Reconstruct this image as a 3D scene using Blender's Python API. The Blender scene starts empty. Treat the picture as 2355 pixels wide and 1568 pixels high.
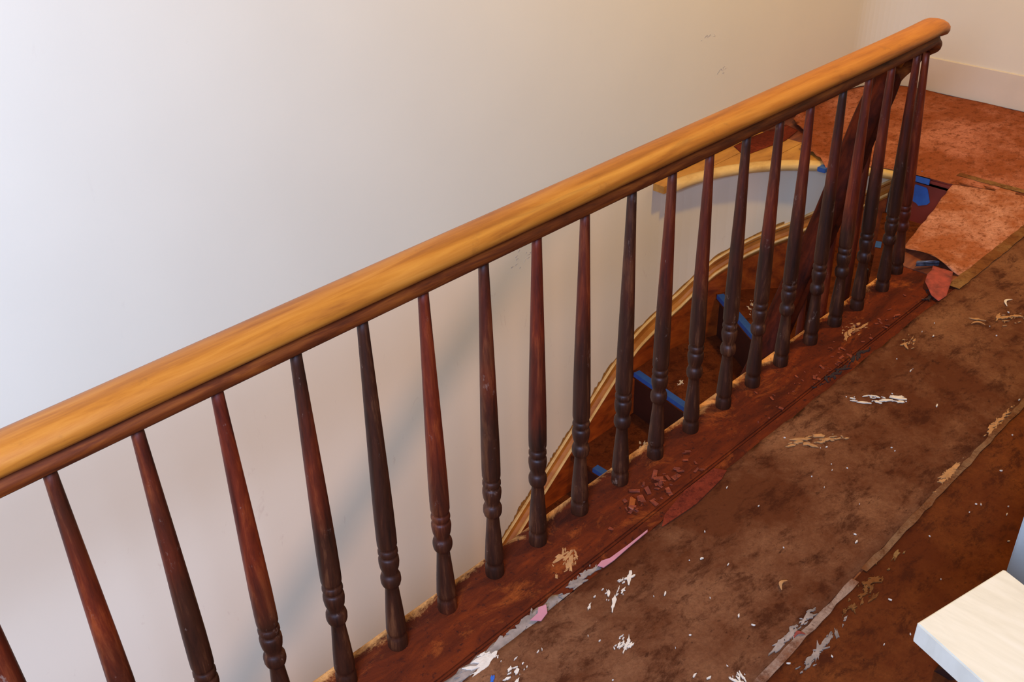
import bpy, bmesh, math, random
from mathutils import Vector, Matrix, noise
from mathutils.geometry import tessellate_polygon

# ---------------------------------------------------------------- camera
SC = bpy.context.scene
C = SC.collection
R_ = ((0.70957489, 0.39318871, -0.58472739),
      (-0.7040684, 0.36250661, -0.61063626),
      (-0.02812774, 0.84498023, 0.53405733))
cam_d = bpy.data.cameras.new('camera')
cam = bpy.data.objects.new('camera', cam_d)
C.objects.link(cam)
m = Matrix(R_).to_4x4()
m.translation = Vector((0, 0, 1.65))
cam.matrix_world = m
cam_d.sensor_width = 36
cam_d.lens = 35.555
cam_d.clip_start = 0.02
SC.camera = cam

# ---------------------------------------------------------------- world, lights, exposure
SC.view_settings.view_transform = 'Standard'
SC.view_settings.look = 'None'
SC.view_settings.gamma = 1.0
SC.view_settings.use_curve_mapping = False
SC.view_settings.exposure = 0.0
w = bpy.data.worlds.new('world')
SC.world = w
w.use_nodes = True
w.node_tree.nodes['Background'].inputs[0].default_value = (1.0, 0.78, 0.60, 1)
w.node_tree.nodes['Background'].inputs[1].default_value = 0.14


def area(name, loc, target, size, size_y, power, color):
    l = bpy.data.lights.new(name, 'AREA')
    l.shape = 'RECTANGLE'
    l.size = size
    l.size_y = size_y
    l.energy = power
    l.color = color
    o = bpy.data.objects.new(name, l)
    C.objects.link(o)
    o.location = loc
    d = Vector(target) - Vector(loc)
    o.rotation_euler = d.to_track_quat('-Z', 'Y').to_euler()
    return o


def lamp(name, loc, radius, power, color):
    l = bpy.data.lights.new(name, 'POINT')
    l.shadow_soft_size = radius
    l.energy = power
    l.color = color
    o = bpy.data.objects.new(name, l)
    C.objects.link(o)
    o.location = loc
    return o


# daylight from a window behind and to the left of the camera
area('window_daylight', (-1.6, -0.5, 2.36), (-0.9, 2.3, 0.7), 1.7, 0.6, 400, (0.44, 0.59, 1.0))
# warm lamp high on the right, and the lamp of the hall under the landing
lamp('warm_lamp', (3.1, 0.70, 2.95), 0.12, 200, (1.0, 0.63, 0.13))
lamp('hall_lamp', (1.58, 0.05, -0.90), 0.12, 50, (1.0, 0.58, 0.46))


# ---------------------------------------------------------------- materials
def nt(name):
    mt = bpy.data.materials.new(name)
    mt.use_nodes = True
    t = mt.node_tree
    return mt, t.nodes, t.links, t.nodes['Principled BSDF']


def lin(c):
    return tuple(((v / 255) / 12.92 if v / 255 <= 0.04045 else (((v / 255) + 0.055) / 1.055) ** 2.4) for v in c) + (1,)


def coords(N, L, scale, rnd=0.0):
    tc = N.new('ShaderNodeTexCoord')
    mp = N.new('ShaderNodeMapping')
    mp.inputs['Scale'].default_value = scale
    L.new(tc.outputs['Object'], mp.inputs['Vector'])
    if rnd:
        oi = N.new('ShaderNodeObjectInfo')
        cb = N.new('ShaderNodeCombineXYZ')
        mu = N.new('ShaderNodeMath')
        mu.operation = 'MULTIPLY'
        mu.inputs[1].default_value = rnd
        L.new(oi.outputs['Random'], mu.inputs[0])
        for i in range(3):
            L.new(mu.outputs[0], cb.inputs[i])
        L.new(cb.outputs[0], mp.inputs['Location'])
    return mp.outputs['Vector']


def noisen(N, L, vec, scale, detail=6, rough=0.6, dist=0.0):
    n = N.new('ShaderNodeTexNoise')
    n.inputs['Scale'].default_value = scale
    n.inputs['Detail'].default_value = detail
    n.inputs['Roughness'].default_value = rough
    n.inputs['Distortion'].default_value = dist
    L.new(vec, n.inputs['Vector'])
    return n.outputs['Fac']


def ramp(N, L, fac, stops):
    r = N.new('ShaderNodeValToRGB')
    e = r.color_ramp.elements
    e[0].position = stops[0][0]
    e[0].color = stops[0][1]
    e[1].position = stops[-1][0]
    e[1].color = stops[-1][1]
    for p, c in stops[1:-1]:
        k = e.new(p)
        k.color = c
    L.new(fac, r.inputs[0])
    return r.outputs[0]


def mix(N, L, fac, a, b, mode='MIX'):
    x = N.new('ShaderNodeMix')
    x.data_type = 'RGBA'
    x.blend_type = mode
    if isinstance(fac, float):
        x.inputs[0].default_value = fac
    else:
        L.new(fac, x.inputs[0])
    for i, v in ((6, a), (7, b)):
        if isinstance(v, tuple):
            x.inputs[i].default_value = v
        else:
            L.new(v, x.inputs[i])
    return x.outputs[2]


def bump(N, L, B, h, strength, dist=0.01):
    b = N.new('ShaderNodeBump')
    b.inputs['Strength'].default_value = strength
    b.inputs['Distance'].default_value = dist
    L.new(h, b.inputs['Height'])
    L.new(b.outputs[0], B.inputs['Normal'])


G = lambda v: (v, v, v, 1)


def mat_wood(name, dark, mid, light, stretch=(1, 10, 10), scale=4, rough=0.45, rnd=0.0, spots=0.0, spotcol=None, bstr=0.15):
    mt, N, L, B = nt(name)
    v = coords(N, L, stretch, rnd)
    f = noisen(N, L, v, scale, 8, 0.65, 0.4)
    col = ramp(N, L, f, [(0.3, lin(dark)), (0.5, lin(mid)), (0.72, lin(light))])
    if spots:
        v2 = coords(N, L, (1, 1, 1), rnd * 1.7)
        f2 = noisen(N, L, v2, 14, 5, 0.7)
        msk = ramp(N, L, f2, [(0.60, G(0)), (0.74, G(spots))])
        col = mix(N, L, msk, col, lin(spotcol))
    L.new(col, B.inputs['Base Color'])
    B.inputs['Roughness'].default_value = rough
    bump(N, L, B, f, bstr, 0.003)
    return mt


def mat_plain(name, col, rough=0.6, var=0.08, scale=20, bstr=0.1):
    mt, N, L, B = nt(name)
    v = coords(N, L, (1, 1, 1))
    f = noisen(N, L, v, scale, 5)
    c = lin(col)
    d = tuple(x * (1 - var * 2) for x in c[:3]) + (1,)
    L.new(ramp(N, L, f, [(0.3, d), (0.7, c)]), B.inputs['Base Color'])
    B.inputs['Roughness'].default_value = rough
    bump(N, L, B, f, bstr, 0.004)
    return mt


def mat_wall(name, col, smudge=0.35):
    mt, N, L, B = nt(name)
    v = coords(N, L, (1, 1, 1))
    f = noisen(N, L, v, 3.0, 4, 0.5)
    base = ramp(N, L, f, [(0.3, tuple(x * 0.97 for x in lin(col)[:3]) + (1,)), (0.7, lin(col))])
    v2 = coords(N, L, (2.2, 1, 1.0))
    f2 = noisen(N, L, v2, 5.0, 9, 0.72, 1.2)
    msk = ramp(N, L, f2, [(0.63, G(0)), (0.78, G(smudge))])
    L.new(mix(N, L, msk, base, lin((170, 130, 110))), B.inputs['Base Color'])
    B.inputs['Roughness'].default_value = 0.75
    f3 = noisen(N, L, v, 160, 3, 0.6)
    bump(N, L, B, f3, 0.08, 0.002)
    return mt


def mat_paper(name, base, dirt, light, dirtamt=0.5, streak=(1.6, 3.2, 1), sc=3.0, rot=0.5):
    """dirty builder's paper: fibre mottle, brown tracked-in dirt, pale scuffs"""
    mt, N, L, B = nt(name)
    tc = N.new('ShaderNodeTexCoord')
    mp = N.new('ShaderNodeMapping')
    mp.inputs['Scale'].default_value = streak
    mp.inputs['Rotation'].default_value = (0, 0, rot)
    L.new(tc.outputs['Object'], mp.inputs['Vector'])
    v = mp.outputs[0]
    vb = coords(N, L, (1, 1, 1))
    mul = lambda c, k: tuple(x * k for x in c[:3]) + (1,)
    big = noisen(N, L, vb, sc * 0.55, 12, 0.74, 0.15)
    mid = noisen(N, L, v, sc * 2.2, 12, 0.80, 0.2)
    fine = noisen(N, L, vb, 120, 4, 0.8)
    basec = mix(N, L, ramp(N, L, fine, [(0.38, G(0)), (0.62, G(1))]), mul(lin(base), 0.72), lin(base))
    c = mix(N, L, ramp(N, L, big, [(0.52 - 0.16 * dirtamt, G(0)), (0.56, G(0.85))]), basec, lin(dirt))
    c = mix(N, L, ramp(N, L, mid, [(0.50, G(0)), (0.60, G(0.8))]), c, mul(lin(dirt), 0.55))
    f4 = noisen(N, L, v, sc * 7, 8, 0.8, 0.3)
    c = mix(N, L, ramp(N, L, f4, [(0.58, G(0)), (0.66, G(0.75))]), c, mul(lin(dirt), 0.35))
    f3 = noisen(N, L, vb, 22, 10, 0.9, 0.2)
    c = mix(N, L, ramp(N, L, f3, [(0.64, G(0)), (0.70, G(0.7))]), c, lin(light))
    L.new(c, B.inputs['Base Color'])
    B.inputs['Roughness'].default_value = 0.85
    B.inputs['Specular IOR Level'].default_value = 0.12
    bump(N, L, B, mid, 0.5, 0.008)
    return mt


def mat_curb(name):
    """worn red-brown landing edge board: dark dirt, pale dust patches, edge worn to bare wood"""
    mt, N, L, B = nt(name)
    v = coords(N, L, (1, 4, 4))
    f = noisen(N, L, v, 5, 9, 0.7, 0.5)
    c = ramp(N, L, f, [(0.3, lin((52, 15, 3))), (0.5, lin((84, 29, 6))), (0.7, lin((112, 42, 8)))])
    vb = coords(N, L, (1, 1.4, 1))
    f2 = noisen(N, L, vb, 6, 10, 0.78, 0.5)
    m2 = ramp(N, L, f2, [(0.54, G(0)), (0.70, G(0.7))])
    c = mix(N, L, m2, c, lin((160, 78, 26)))
    tc = N.new('ShaderNodeTexCoord')
    sp = N.new('ShaderNodeSeparateXYZ')
    L.new(tc.outputs['Object'], sp.inputs[0])
    ad = N.new('ShaderNodeMath')
    ad.operation = 'MULTIPLY_ADD'
    L.new(f2, ad.inputs[0])
    ad.inputs[1].default_value = 0.14
    L.new(sp.outputs['Y'], ad.inputs[2])
    me = N.new('ShaderNodeMapRange')
    me.inputs['From Min'].default_value = 1.326
    me.inputs['From Max'].default_value = 1.348
    L.new(ad.outputs[0], me.inputs[0])
    c = mix(N, L, me.outputs[0], c, lin((214, 146, 78)))
    f4 = noisen(N, L, coords(N, L, (1, 1, 1)), 60, 4, 0.8)
    m4 = ramp(N, L, f4, [(0.56, G(0)), (0.68, G(0.85))])
    c = mix(N, L, m4, c, lin((40, 14, 8)))
    L.new(c, B.inputs['Base Color'])
    B.inputs['Roughness'].default_value = 0.85
    B.inputs['Specular IOR Level'].default_value = 0.12
    bump(N, L, B, f4, 0.4, 0.005)
    return mt


def mat_baluster(name):
    mt, N, L, B = nt(name)
    v = coords(N, L, (9, 9, 1), 7.0)
    f = noisen(N, L, v, 5, 8, 0.7, 0.4)
    v2 = coords(N, L, (1, 1, 1), 13.0)
    f2 = noisen(N, L, v2, 3.2, 3, 0.5)
    red = ramp(N, L, f, [(0.3, lin((50, 12, 4))), (0.52, lin((96, 30, 8))), (0.72, lin((140, 58, 20)))])
    drk = ramp(N, L, f, [(0.3, lin((26, 9, 2))), (0.55, lin((56, 24, 8))), (0.75, lin((102, 58, 30)))])
    oi = N.new('ShaderNodeObjectInfo')
    # darker tone low on the turning and in random patches
    tc = N.new('ShaderNodeTexCoord')
    sp = N.new('ShaderNodeSeparateXYZ')
    L.new(tc.outputs['Object'], sp.inputs[0])
    mr = N.new('ShaderNodeMapRange')
    mr.inputs['From Min'].default_value = 0.55
    mr.inputs['From Max'].default_value = 0.15
    L.new(sp.outputs['Z'], mr.inputs[0])
    a = N.new('ShaderNodeMath')
    a.operation = 'MULTIPLY_ADD'
    L.new(mr.outputs[0], a.inputs[0])
    a.inputs[1].default_value = 0.55
    L.new(f2, a.inputs[2])
    b = N.new('ShaderNodeMath')
    b.operation = 'MULTIPLY_ADD'
    L.new(oi.outputs['Random'], b.inputs[0])
    b.inputs[1].default_value = 0.45
    L.new(a.outputs[0], b.inputs[2])
    msk = ramp(N, L, b.outputs[0], [(0.62, G(0)), (0.92, G(1))])
    c = mix(N, L, msk, red, drk)
    f3 = noisen(N, L, coords(N, L, (1.6, 1.6, 0.8), 21.0), 22, 6, 0.8)
    m3 = ramp(N, L, f3, [(0.62, G(0)), (0.74, G(0.55))])
    c = mix(N, L, m3, c, lin((150, 118, 96)))
    L.new(c, B.inputs['Base Color'])
    B.inputs['Roughness'].default_value = 0.5
    B.inputs['Specular IOR Level'].default_value = 0.28
    bump(N, L, B, f, 0.3, 0.002)
    return mt


M = {}
M['wall'] = mat_wall('wall_plaster', (226, 214, 186), 0.10)
M['wall_low'] = mat_wall('stairwell_plaster', (226, 214, 186), 0.45)
M['wall_curve'] = mat_wall('curved_plaster', (214, 204, 180), 0.05)
M['wall_r'] = mat_wall('wall_plaster_cream', (222, 208, 168), 0.08)
M['trim_paint'] = mat_plain('painted_baseboard', (220, 202, 174), 0.5, 0.03, 6, 0.03)
M['rail'] = mat_wood('handrail_wood', (138, 72, 14), (172, 100, 24), (190, 120, 40), (1, 12, 12), 4, 0.5, 0, 0.35, (90, 44, 20), 0.08)
M['rail_low'] = mat_wood('handrail_dark_wood', (48, 15, 3), (100, 42, 8), (140, 70, 18), (1, 9, 9), 6, 0.6, 0, 0.4, (26, 10, 4), 0.1)
M['rail_low'].node_tree.nodes['Principled BSDF'].inputs['Specular IOR Level'].default_value = 0.2
M['stair_rail'] = mat_wood('stair_rail_wood', (40, 11, 3), (70, 22, 6), (96, 34, 10), (3, 9, 3), 5, 0.75)
M['stair_rail'].node_tree.nodes['Principled BSDF'].inputs['Specular IOR Level'].default_value = 0.1
M['baluster'] = mat_baluster('baluster_wood')
M['curb'] = mat_curb('worn_landing_board')
M['floor'] = mat_wood('floor_wood', (60, 22, 10), (104, 44, 18), (150, 78, 34), (1, 5, 5), 4, 0.6, 0, 0.5, (30, 14, 8), 0.3)
M['ledge'] = mat_wood('bare_yellow_floor', (150, 96, 34), (188, 130, 52), (206, 150, 66), (1, 3, 3), 5, 0.6, 0, 0.5, (120, 70, 36), 0.2)
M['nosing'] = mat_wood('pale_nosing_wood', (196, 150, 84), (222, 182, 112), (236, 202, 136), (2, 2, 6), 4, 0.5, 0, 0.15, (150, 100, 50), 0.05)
M['skirt'] = mat_wood('skirt_wood', (96, 36, 8), (144, 62, 14), (176, 86, 22), (2, 6, 6), 4, 0.5, 0, 0.3, (70, 30, 14), 0.1)
M['skirt_cap'] = mat_wood('skirt_moulding_wood', (138, 74, 18), (170, 104, 32), (196, 130, 48), (2, 3, 3), 3, 0.5, 0, 0.35, (90, 46, 12), 0.05)
M['ochre'] = mat_plain('ochre_stain', (178, 122, 44), 0.7, 0.3, 90, 0.2)
M['tread'] = mat_paper('dirty_tread', (118, 58, 24), (78, 30, 8), (190, 130, 80), 0.6, (2, 2, 2), 4)
M['riser'] = mat_plain('dark_riser', (64, 26, 10), 0.6, 0.15, 12)
M['fascia'] = mat_plain('dark_red_fascia', (124, 36, 14), 0.6, 0.1, 8)
M['blue'] = mat_plain('blue_tape', (40, 92, 168), 0.5, 0.12, 40, 0.1)
M['paper_brown'] = mat_paper('brown_paper', (138, 90, 56), (78, 30, 2), (206, 160, 112), 0.95, (1.4, 2.6, 1), 2.6)
M['paper_near'] = mat_paper('brown_paper_dirty', (118, 60, 20), (80, 30, 3), (206, 156, 104), 0.9, (1.6, 3.0, 1), 3.6, 0.2)
M['paper_pink'] = mat_paper('pink_paper', (214, 148, 116), (150, 74, 22), (236, 190, 140), 0.85, (2.5, 4, 1), 6.5, 0.9)
M['paper_far'] = mat_paper('pink_red_paper', (198, 122, 92), (136, 64, 18), (220, 156, 112), 0.75, (2.4, 3.6, 1), 4.5, 0.9)
M['pinkflap'] = mat_plain('pink_paper_clean', (168, 66, 44), 0.85, 0.35, 30, 0.6)
M['pinkedge'] = mat_plain('pink_paper_edge', (190, 122, 126), 0.6, 0.08, 30)
M['darkpaper'] = mat_paper('dark_red_paper', (134, 52, 28), (88, 28, 12), (180, 110, 70), 0.7, (3, 3, 1), 7)
M['tape_brown'] = mat_paper('brown_tape', (134, 98, 66), (104, 54, 18), (200, 160, 120), 0.7, (1, 1, 1), 8)
M['tape_olive'] = mat_paper('olive_tape', (146, 106, 58), (112, 60, 20), (200, 160, 100), 0.7, (1, 1, 1), 8)
M['tape_grey'] = mat_paper('grey_tape', (158, 128, 104), (120, 70, 40), (200, 170, 140), 0.4, (1, 1, 1), 9)
M['tape_silver'] = mat_plain('silver_tape', (104, 100, 108), 0.35, 0.4, 60)
M['plaster'] = mat_plain('plaster_white', (220, 200, 172), 0.8, 0.1, 90, 0.3)
M['plaster_tan'] = mat_plain('plaster_tan', (186, 130, 74), 0.8, 0.2, 60, 0.3)
M['dust'] = mat_plain('grey_plaster_dust', (160, 138, 118), 0.85, 0.3, 30, 0.4)
M['chip'] = mat_wood('wood_chip', (70, 18, 2), (110, 36, 3), (150, 60, 10), (1, 1, 1), 30, 0.8, 9)
M['chip_dark'] = mat_plain('dark_scrap', (38, 11, 3), 0.9, 0.2, 60)
M['board'] = mat_wood('white_painted_wood', (202, 192, 166), (214, 204, 178), (222, 213, 190), (6, 1, 1), 5, 0.45, 0, 0.25, (200, 186, 170), 0.05)
M['smudge'] = mat_plain('smudge', (198, 186, 168), 0.8, 0.1, 30)
M['black'] = mat_plain('black_metal', (20, 18, 24), 0.45, 0.1, 20, 0.05)
M['bluegrey'] = mat_plain('blue_grey_paint', (178, 180, 170), 0.6, 0.05, 12, 0.05)


# ---------------------------------------------------------------- mesh helpers
def obj(name, bm, mat, parent=None, smooth=False):
    me = bpy.data.meshes.new(name)
    bmesh.ops.recalc_face_normals(bm, faces=bm.faces)
    bm.to_mesh(me)
    bm.free()
    mats = mat if isinstance(mat, (list, tuple)) else [mat]
    for x in mats:
        me.materials.append(x)
    if smooth:
        for p in me.polygons:
            p.use_smooth = True
    o = bpy.data.objects.new(name, me)
    C.objects.link(o)
    if parent:
        o.parent = parent
        if parent.location.length > 0:
            me.transform(Matrix.Translation(-parent.location))
    return o


def tag(o, label=None, cat=None, group=None, kind=None):
    if label:
        o['label'] = label
    if cat:
        o['category'] = cat
    if group:
        o['group'] = group
    if kind:
        o['kind'] = kind
    return o


def empty(name, loc, label, cat, group=None):
    o = bpy.data.objects.new(name, None)
    o.empty_display_size = 0.1
    C.objects.link(o)
    o.location = loc
    return tag(o, label, cat, group)


def box(bm, x0, x1, y0, y1, z0, z1, bev=0.0):
    vs = [bm.verts.new(p) for p in ((x0, y0, z0), (x1, y0, z0), (x1, y1, z0), (x0, y1, z0),
                                    (x0, y0, z1), (x1, y0, z1), (x1, y1, z1), (x0, y1, z1))]
    fs = [bm.faces.new([vs[i] for i in q]) for q in ((3, 2, 1, 0), (4, 5, 6, 7), (0, 1, 5, 4), (1, 2, 6, 5), (2, 3, 7, 6), (3, 0, 4, 7))]
    if bev:
        es = list({e for f in fs for e in f.edges})
        bmesh.ops.bevel(bm, geom=es, offset=bev, segments=2, affect='EDGES')
    return fs


def prism(bm, pts, z0, z1):
    """vertical extrusion of a 2-D outline"""
    n = len(pts)
    a = [bm.verts.new((p[0], p[1], z1)) for p in pts]
    b = [bm.verts.new((p[0], p[1], z0)) for p in pts]
    for tri in tessellate_polygon([[Vector((p[0], p[1], 0)) for p in pts]]):
        try:
            bm.faces.new([a[i] for i in tri])
            bm.faces.new([b[i] for i in reversed(tri)])
        except ValueError:
            pass
    for i in range(n):
        j = (i + 1) % n
        bm.faces.new((a[i], b[i], b[j], a[j]))


def strip(bm, path_a, path_b):
    """quad strip between two point lists"""
    a = [bm.verts.new(p) for p in path_a]
    b = [bm.verts.new(p) for p in path_b]
    for i in range(len(a) - 1):
        bm.faces.new((a[i], a[i + 1], b[i + 1], b[i]))
    return a, b


def sheet(name, pts, z, mat, step=0.03, amp=0.002, thick=0.0012, lift=None, seed=0):
    """a sheet of paper cut to an outline, gridded and wrinkled"""
    bm = bmesh.new()
    f = bm.faces.new([bm.verts.new((p[0], p[1], 0)) for p in pts])
    bmesh.ops.triangulate(bm, faces=[f])
    bmesh.ops.dissolve_limit(bm, angle_limit=0.01, verts=bm.verts, edges=bm.edges)
    xs = [p[0] for p in pts]
    ys = [p[1] for p in pts]
    for ax, lo, hi in ((0, min(xs), max(xs)), (1, min(ys), max(ys))):
        k = lo + step
        while k < hi:
            co = (k, 0, 0) if ax == 0 else (0, k, 0)
            no = (1, 0, 0) if ax == 0 else (0, 1, 0)
            bmesh.ops.bisect_plane(bm, geom=bm.verts[:] + bm.edges[:] + bm.faces[:], plane_co=co, plane_no=no)
            k += step
    for v in bm.verts:
        p = Vector((v.co.x * 4, v.co.y * 6, seed))
        h = 0.5 + 0.5 * noise.noise(p) * 1.2 + 0.35 * noise.noise(p * 3.1)
        v.co.z = z + max(0.0, h) * amp
        if lift:
            v.co.z += lift(v.co.x, v.co.y)
    ret = bmesh.ops.extrude_face_region(bm, geom=bm.faces[:])
    for e in ret['geom']:
        if isinstance(e, bmesh.types.BMVert):
            e.co.z -= thick
    return obj(name, bm, mat, None, True)


def ragged(p0, p1, n, amp, rng):
    """points from p0 to p1 with a torn wobble (p1 excluded)"""
    out = []
    d = Vector((p1[0] - p0[0], p1[1] - p0[1]))
    nn = Vector((-d.y, d.x)).normalized()
    for i in range(n):
        t = i / n
        k = rng.uniform(-amp, amp) if i else 0
        out.append((p0[0] + d.x * t + nn.x * k, p0[1] + d.y * t + nn.y * k))
    return out


# ================================================================= STRUCTURE
CX, CY = 3.035, 1.505         # centre of the rounded end of the stairwell
RN, RW = 0.748, 0.805         # nosing edge and wall radius
WY = 2.31                    # plane of the long wall
XR = 4.775                   # plane of the right-hand wall
arc = lambda r, a: (CX + r * math.cos(a), CY + r * math.sin(a))

# long wall: upper wall, with the stairwell wall below it
bm = bmesh.new()
rc = 0.24
box(bm, -1.6, XR - rc, WY, WY + 0.12, 0.0, 2.75)
prev = None
pts_in = [(XR - rc + rc * math.sin(a), WY - rc + rc * math.cos(a)) for a in [i * math.pi / 2 / 14 for i in range(15)]]
out = [(XR + 0.12, WY - rc), (XR + 0.12, WY + 0.12), (XR - rc, WY + 0.12)]
prism(bm, pts_in + out, 0.0, 2.75)
wl = obj('wall_left', bm, M['wall'])
tag(wl, kind='structure')
bm = bmesh.new()
box(bm, -1.6, CX, WY, WY + 0.12, -3.0, 0.0)
wlow = obj('wall_stairwell', bm, M['wall_low'])
tag(wlow, kind='structure')
bm = bmesh.new()
A_ = [i * (math.pi / 2) / 28 for i in range(29)]
inner = [arc(RW, a) for a in A_]
prism(bm, [(CX + RW, CY - 0.085)] + inner + [(CX, WY), (CX, WY + 0.12), (3.93, WY + 0.12), (3.93, CY - 0.085)], -3.0, -0.032)
wc = obj('wall_curved', bm, M['wall_low'])
tag(wc, kind='structure')
bm = bmesh.new()
box(bm, XR, XR + 0.12, -2.4, WY - rc, 0.0, 2.75)
wr = obj('wall_right', bm, M['wall'])
tag(wr, kind='structure')

# baseboard that follows the right wall and wraps round the corner a little
bm = bmesh.new()
bb = [(XR, -2.4), (XR, WY - rc)] + [(XR - rc + rc * math.cos(a), WY - rc + rc * math.sin(a)) for a in [i * math.pi / 2 / 10 for i in range(1, 11)]] + [(3.2, WY)]
prof = [(0.0, 0.004), (0.008, 0.004), (0.008, 0.1585), (0.006, 0.1605), (0.003, 0.1615), (0.0, 0.1615)]
rings = []
for i, p in enumerate(bb):
    a = Vector(bb[max(0, i - 1)])
    b = Vector(bb[min(len(bb) - 1, i + 1)])
    t = (b - a).normalized()
    n = Vector((-t.y, t.x))
    hs = 1.0
    rings.append([bm.verts.new((p[0] + n.x * s, p[1] + n.y * s, u)) for s, u in prof])
for r0, r1 in zip(rings, rings[1:]):
    for k in range(len(prof) - 1):
        bm.faces.new((r0[k], r1[k], r1[k + 1], r0[k + 1]))
tag(obj('baseboard_right', bm, M['trim_paint']), kind='structure')

# floor of the landing around the well
bm = bmesh.new()
prism(bm, [(-1.6, -2.4), (XR, -2.4), (XR, 1.054), (-1.6, 1.054)], -0.16, 0.0)
edge = [(CX + RN + 0.02, 1.416)]
prism(bm, [(3.04, 1.0545), (XR, 1.0545), (XR, WY), (3.79, WY), (3.79, 1.414), (3.45, 1.362), (3.10, 1.305), (3.04, 1.285)], -0.032, 0.0)
floor = obj('floor', bm, M['floor'])
tag(floor, kind='structure')
# bare yellow boards left uncovered in the corner beyond the rounded end
corner = [(CX - 0.01, CY + RN + 0.01)] + [arc(RN, math.pi / 2 - a) for a in A_ if a < 1.47] + [(3.789, 1.60), (3.789, WY), (CX - 0.01, WY)]
bys = [CY + 0.09, 1.76, 1.93, 2.10, 2.235, WY]
ledge = empty('floor_boards', (3.4, 2.1, 0.0), None, None)
tag(ledge, kind='structure')
for y0, y1 in zip(bys, bys[1:]):
    # each floorboard: x runs from the nosing arc to the edge of the main floor
    n = 8
    lft = []
    for i in range(n + 1):
        y = y0 + 0.0015 + (y1 - y0 - 0.003) * i / n
        dy = y - CY
        lft.append((CX + math.sqrt(max(RN * RN - dy * dy, 0)) if dy < RN else CX - 0.01, y))
    bmb = bmesh.new()
    prism(bmb, lft + [(3.789, lft[-1][1]), (3.789, lft[0][1])], -0.03, 0.001)
    obj('floorboard', bmb, M['ledge'], ledge)

# half-round nosing round the end of the well
bm = bmesh.new()
npath = [arc(RN, math.pi / 2 - a) for a in A_ if a < 1.46]
npath = [p for p in npath if p[0] > 3.06]
prof = [(0.006, 0.003), (-0.008, 0.0025), (-0.019, -0.004), (-0.024, -0.014), (-0.022, -0.025), (-0.014, -0.033), (0.0, -0.037), (0.028, -0.037), (0.028, 0.0)]
rings = []
for i, p in enumerate(npath):
    d = Vector((p[0] - CX, p[1] - CY)).normalized() if i else Vector((0, 1))
    rings.append([bm.verts.new((p[0] + d.x * s, p[1] + d.y * s, u)) for s, u in prof])
for r0, r1 in zip(rings, rings[1:]):
    for k in range(len(prof)):
        bm.faces.new((r0[k], r1[k], r1[(k + 1) % len(prof)], r0[(k + 1) % len(prof)]))
bm.faces.new(rings[0])
bm.faces.new(list(reversed(rings[-1])))
tag(obj('trim_2', bm, M['nosing'], None, True), kind='structure')

# landing edge board the balusters stand on, narrow strip beside it, fascia under it
bm = bmesh.new()
box(bm, -1.6, 3.04, 1.092, 1.277, -0.035, 0.0, 0.005)
tag(obj('trim_1', bm, M['curb']), kind='structure')
bm = bmesh.new()
box(bm, -1.6, 3.04, 1.0545, 1.0895, -0.035, -0.003, 0.002)
tag(obj('trim_3', bm, M['curb']), kind='structure')
bm = bmesh.new()
box(bm, -1.6, 3.02, 1.20, 1.262, -0.36, -0.035)
box(bm, -1.6, 3.04, 1.0545, 1.20, -0.16, -0.036)
tag(obj('trim_4', bm, M['skirt']), kind='structure')

# dark red fascia where the floor edge runs across the head of the stairs
bm = bmesh.new()
box(bm, 3.79, 3.815, 1.40, 1.66, -0.40, -0.001)
tag(obj('trim_5', bm, M['fascia']), kind='structure')
bm = bmesh.new()
box(bm, 3.774, 3.81, 1.40, 1.675, -0.018, 0.004, 0.006)
tag(obj('trim_6', bm, M['fascia']), kind='structure')


# wall skirt of the stair: face board plus two-bead moulding on its top edge
def skirt_z(s):
    """top edge height along the run; s = x on the flat wall, then arc length round the curve"""
    K = [(-1.2, -3.915), (2.12, -1.303), (2.80, -0.765), (2.95, -0.675), (3.07, -0.635), (3.22, -0.57), (3.39, -0.455), (3.55, -0.377), (3.73, -0.300), (3.87, -0.215), (4.015, -0.131), (4.12, -0.05)]
    for (a, za), (b, zb) in zip(K, K[1:]):
        if s <= b:
            t = (s - a) / (b - a)
            return za + (zb - za) * t
    return K[-1][1]


sp = []
s = 0.9
while s < 4.12:
    if s <= 3.03:
        sp.append((s, Vector((s, WY)), Vector((0, -1))))
    else:
        a = math.pi / 2 - (s - 3.03) / RW
        p = arc(RW, a)
        sp.append((s, Vector(p), -Vector((math.cos(a), math.sin(a)))))
    s += 0.03


def skirt_sweep(name, prof, mat, parent=None):
    bm = bmesh.new()
    rings = []
    for s, p, n in sp:
        z = skirt_z(s)
        rings.append([bm.verts.new((p.x + n.x * o, p.y + n.y * o, z + u)) for o, u in prof])
    for r0, r1 in zip(rings, rings[1:]):
        for k in range(len(prof)):
            bm.faces.new((r0[k], r1[k], r1[(k + 1) % len(prof)], r0[(k + 1) % len(prof)]))
    bm.faces.new(rings[0])
    bm.faces.new(list(reversed(rings[-1])))
    return obj(name, bm, mat, parent, False)


sk = skirt_sweep('trim_7', [(0.0, -0.07), (0.022, -0.07), (0.022, -0.42), (0.0, -0.42)], M['skirt'])
tag(sk, kind='structure')
cap = skirt_sweep('moulding', [(0.0, 0.0), (0.007, 0.0), (0.010, -0.006), (0.010, -0.016), (0.005, -0.022), (0.007, -0.040), (0.016, -0.050), (0.027, -0.054), (0.030, -0.062), (0.027, -0.074), (0.0, -0.074)], M['skirt_cap'], sk)
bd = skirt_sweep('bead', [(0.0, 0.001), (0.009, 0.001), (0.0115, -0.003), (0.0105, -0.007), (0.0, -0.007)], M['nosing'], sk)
bd2 = skirt_sweep('bead', [(0.02, -0.053), (0.029, -0.052), (0.0325, -0.058), (0.031, -0.064), (0.02, -0.064)], M['nosing'], sk)
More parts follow.
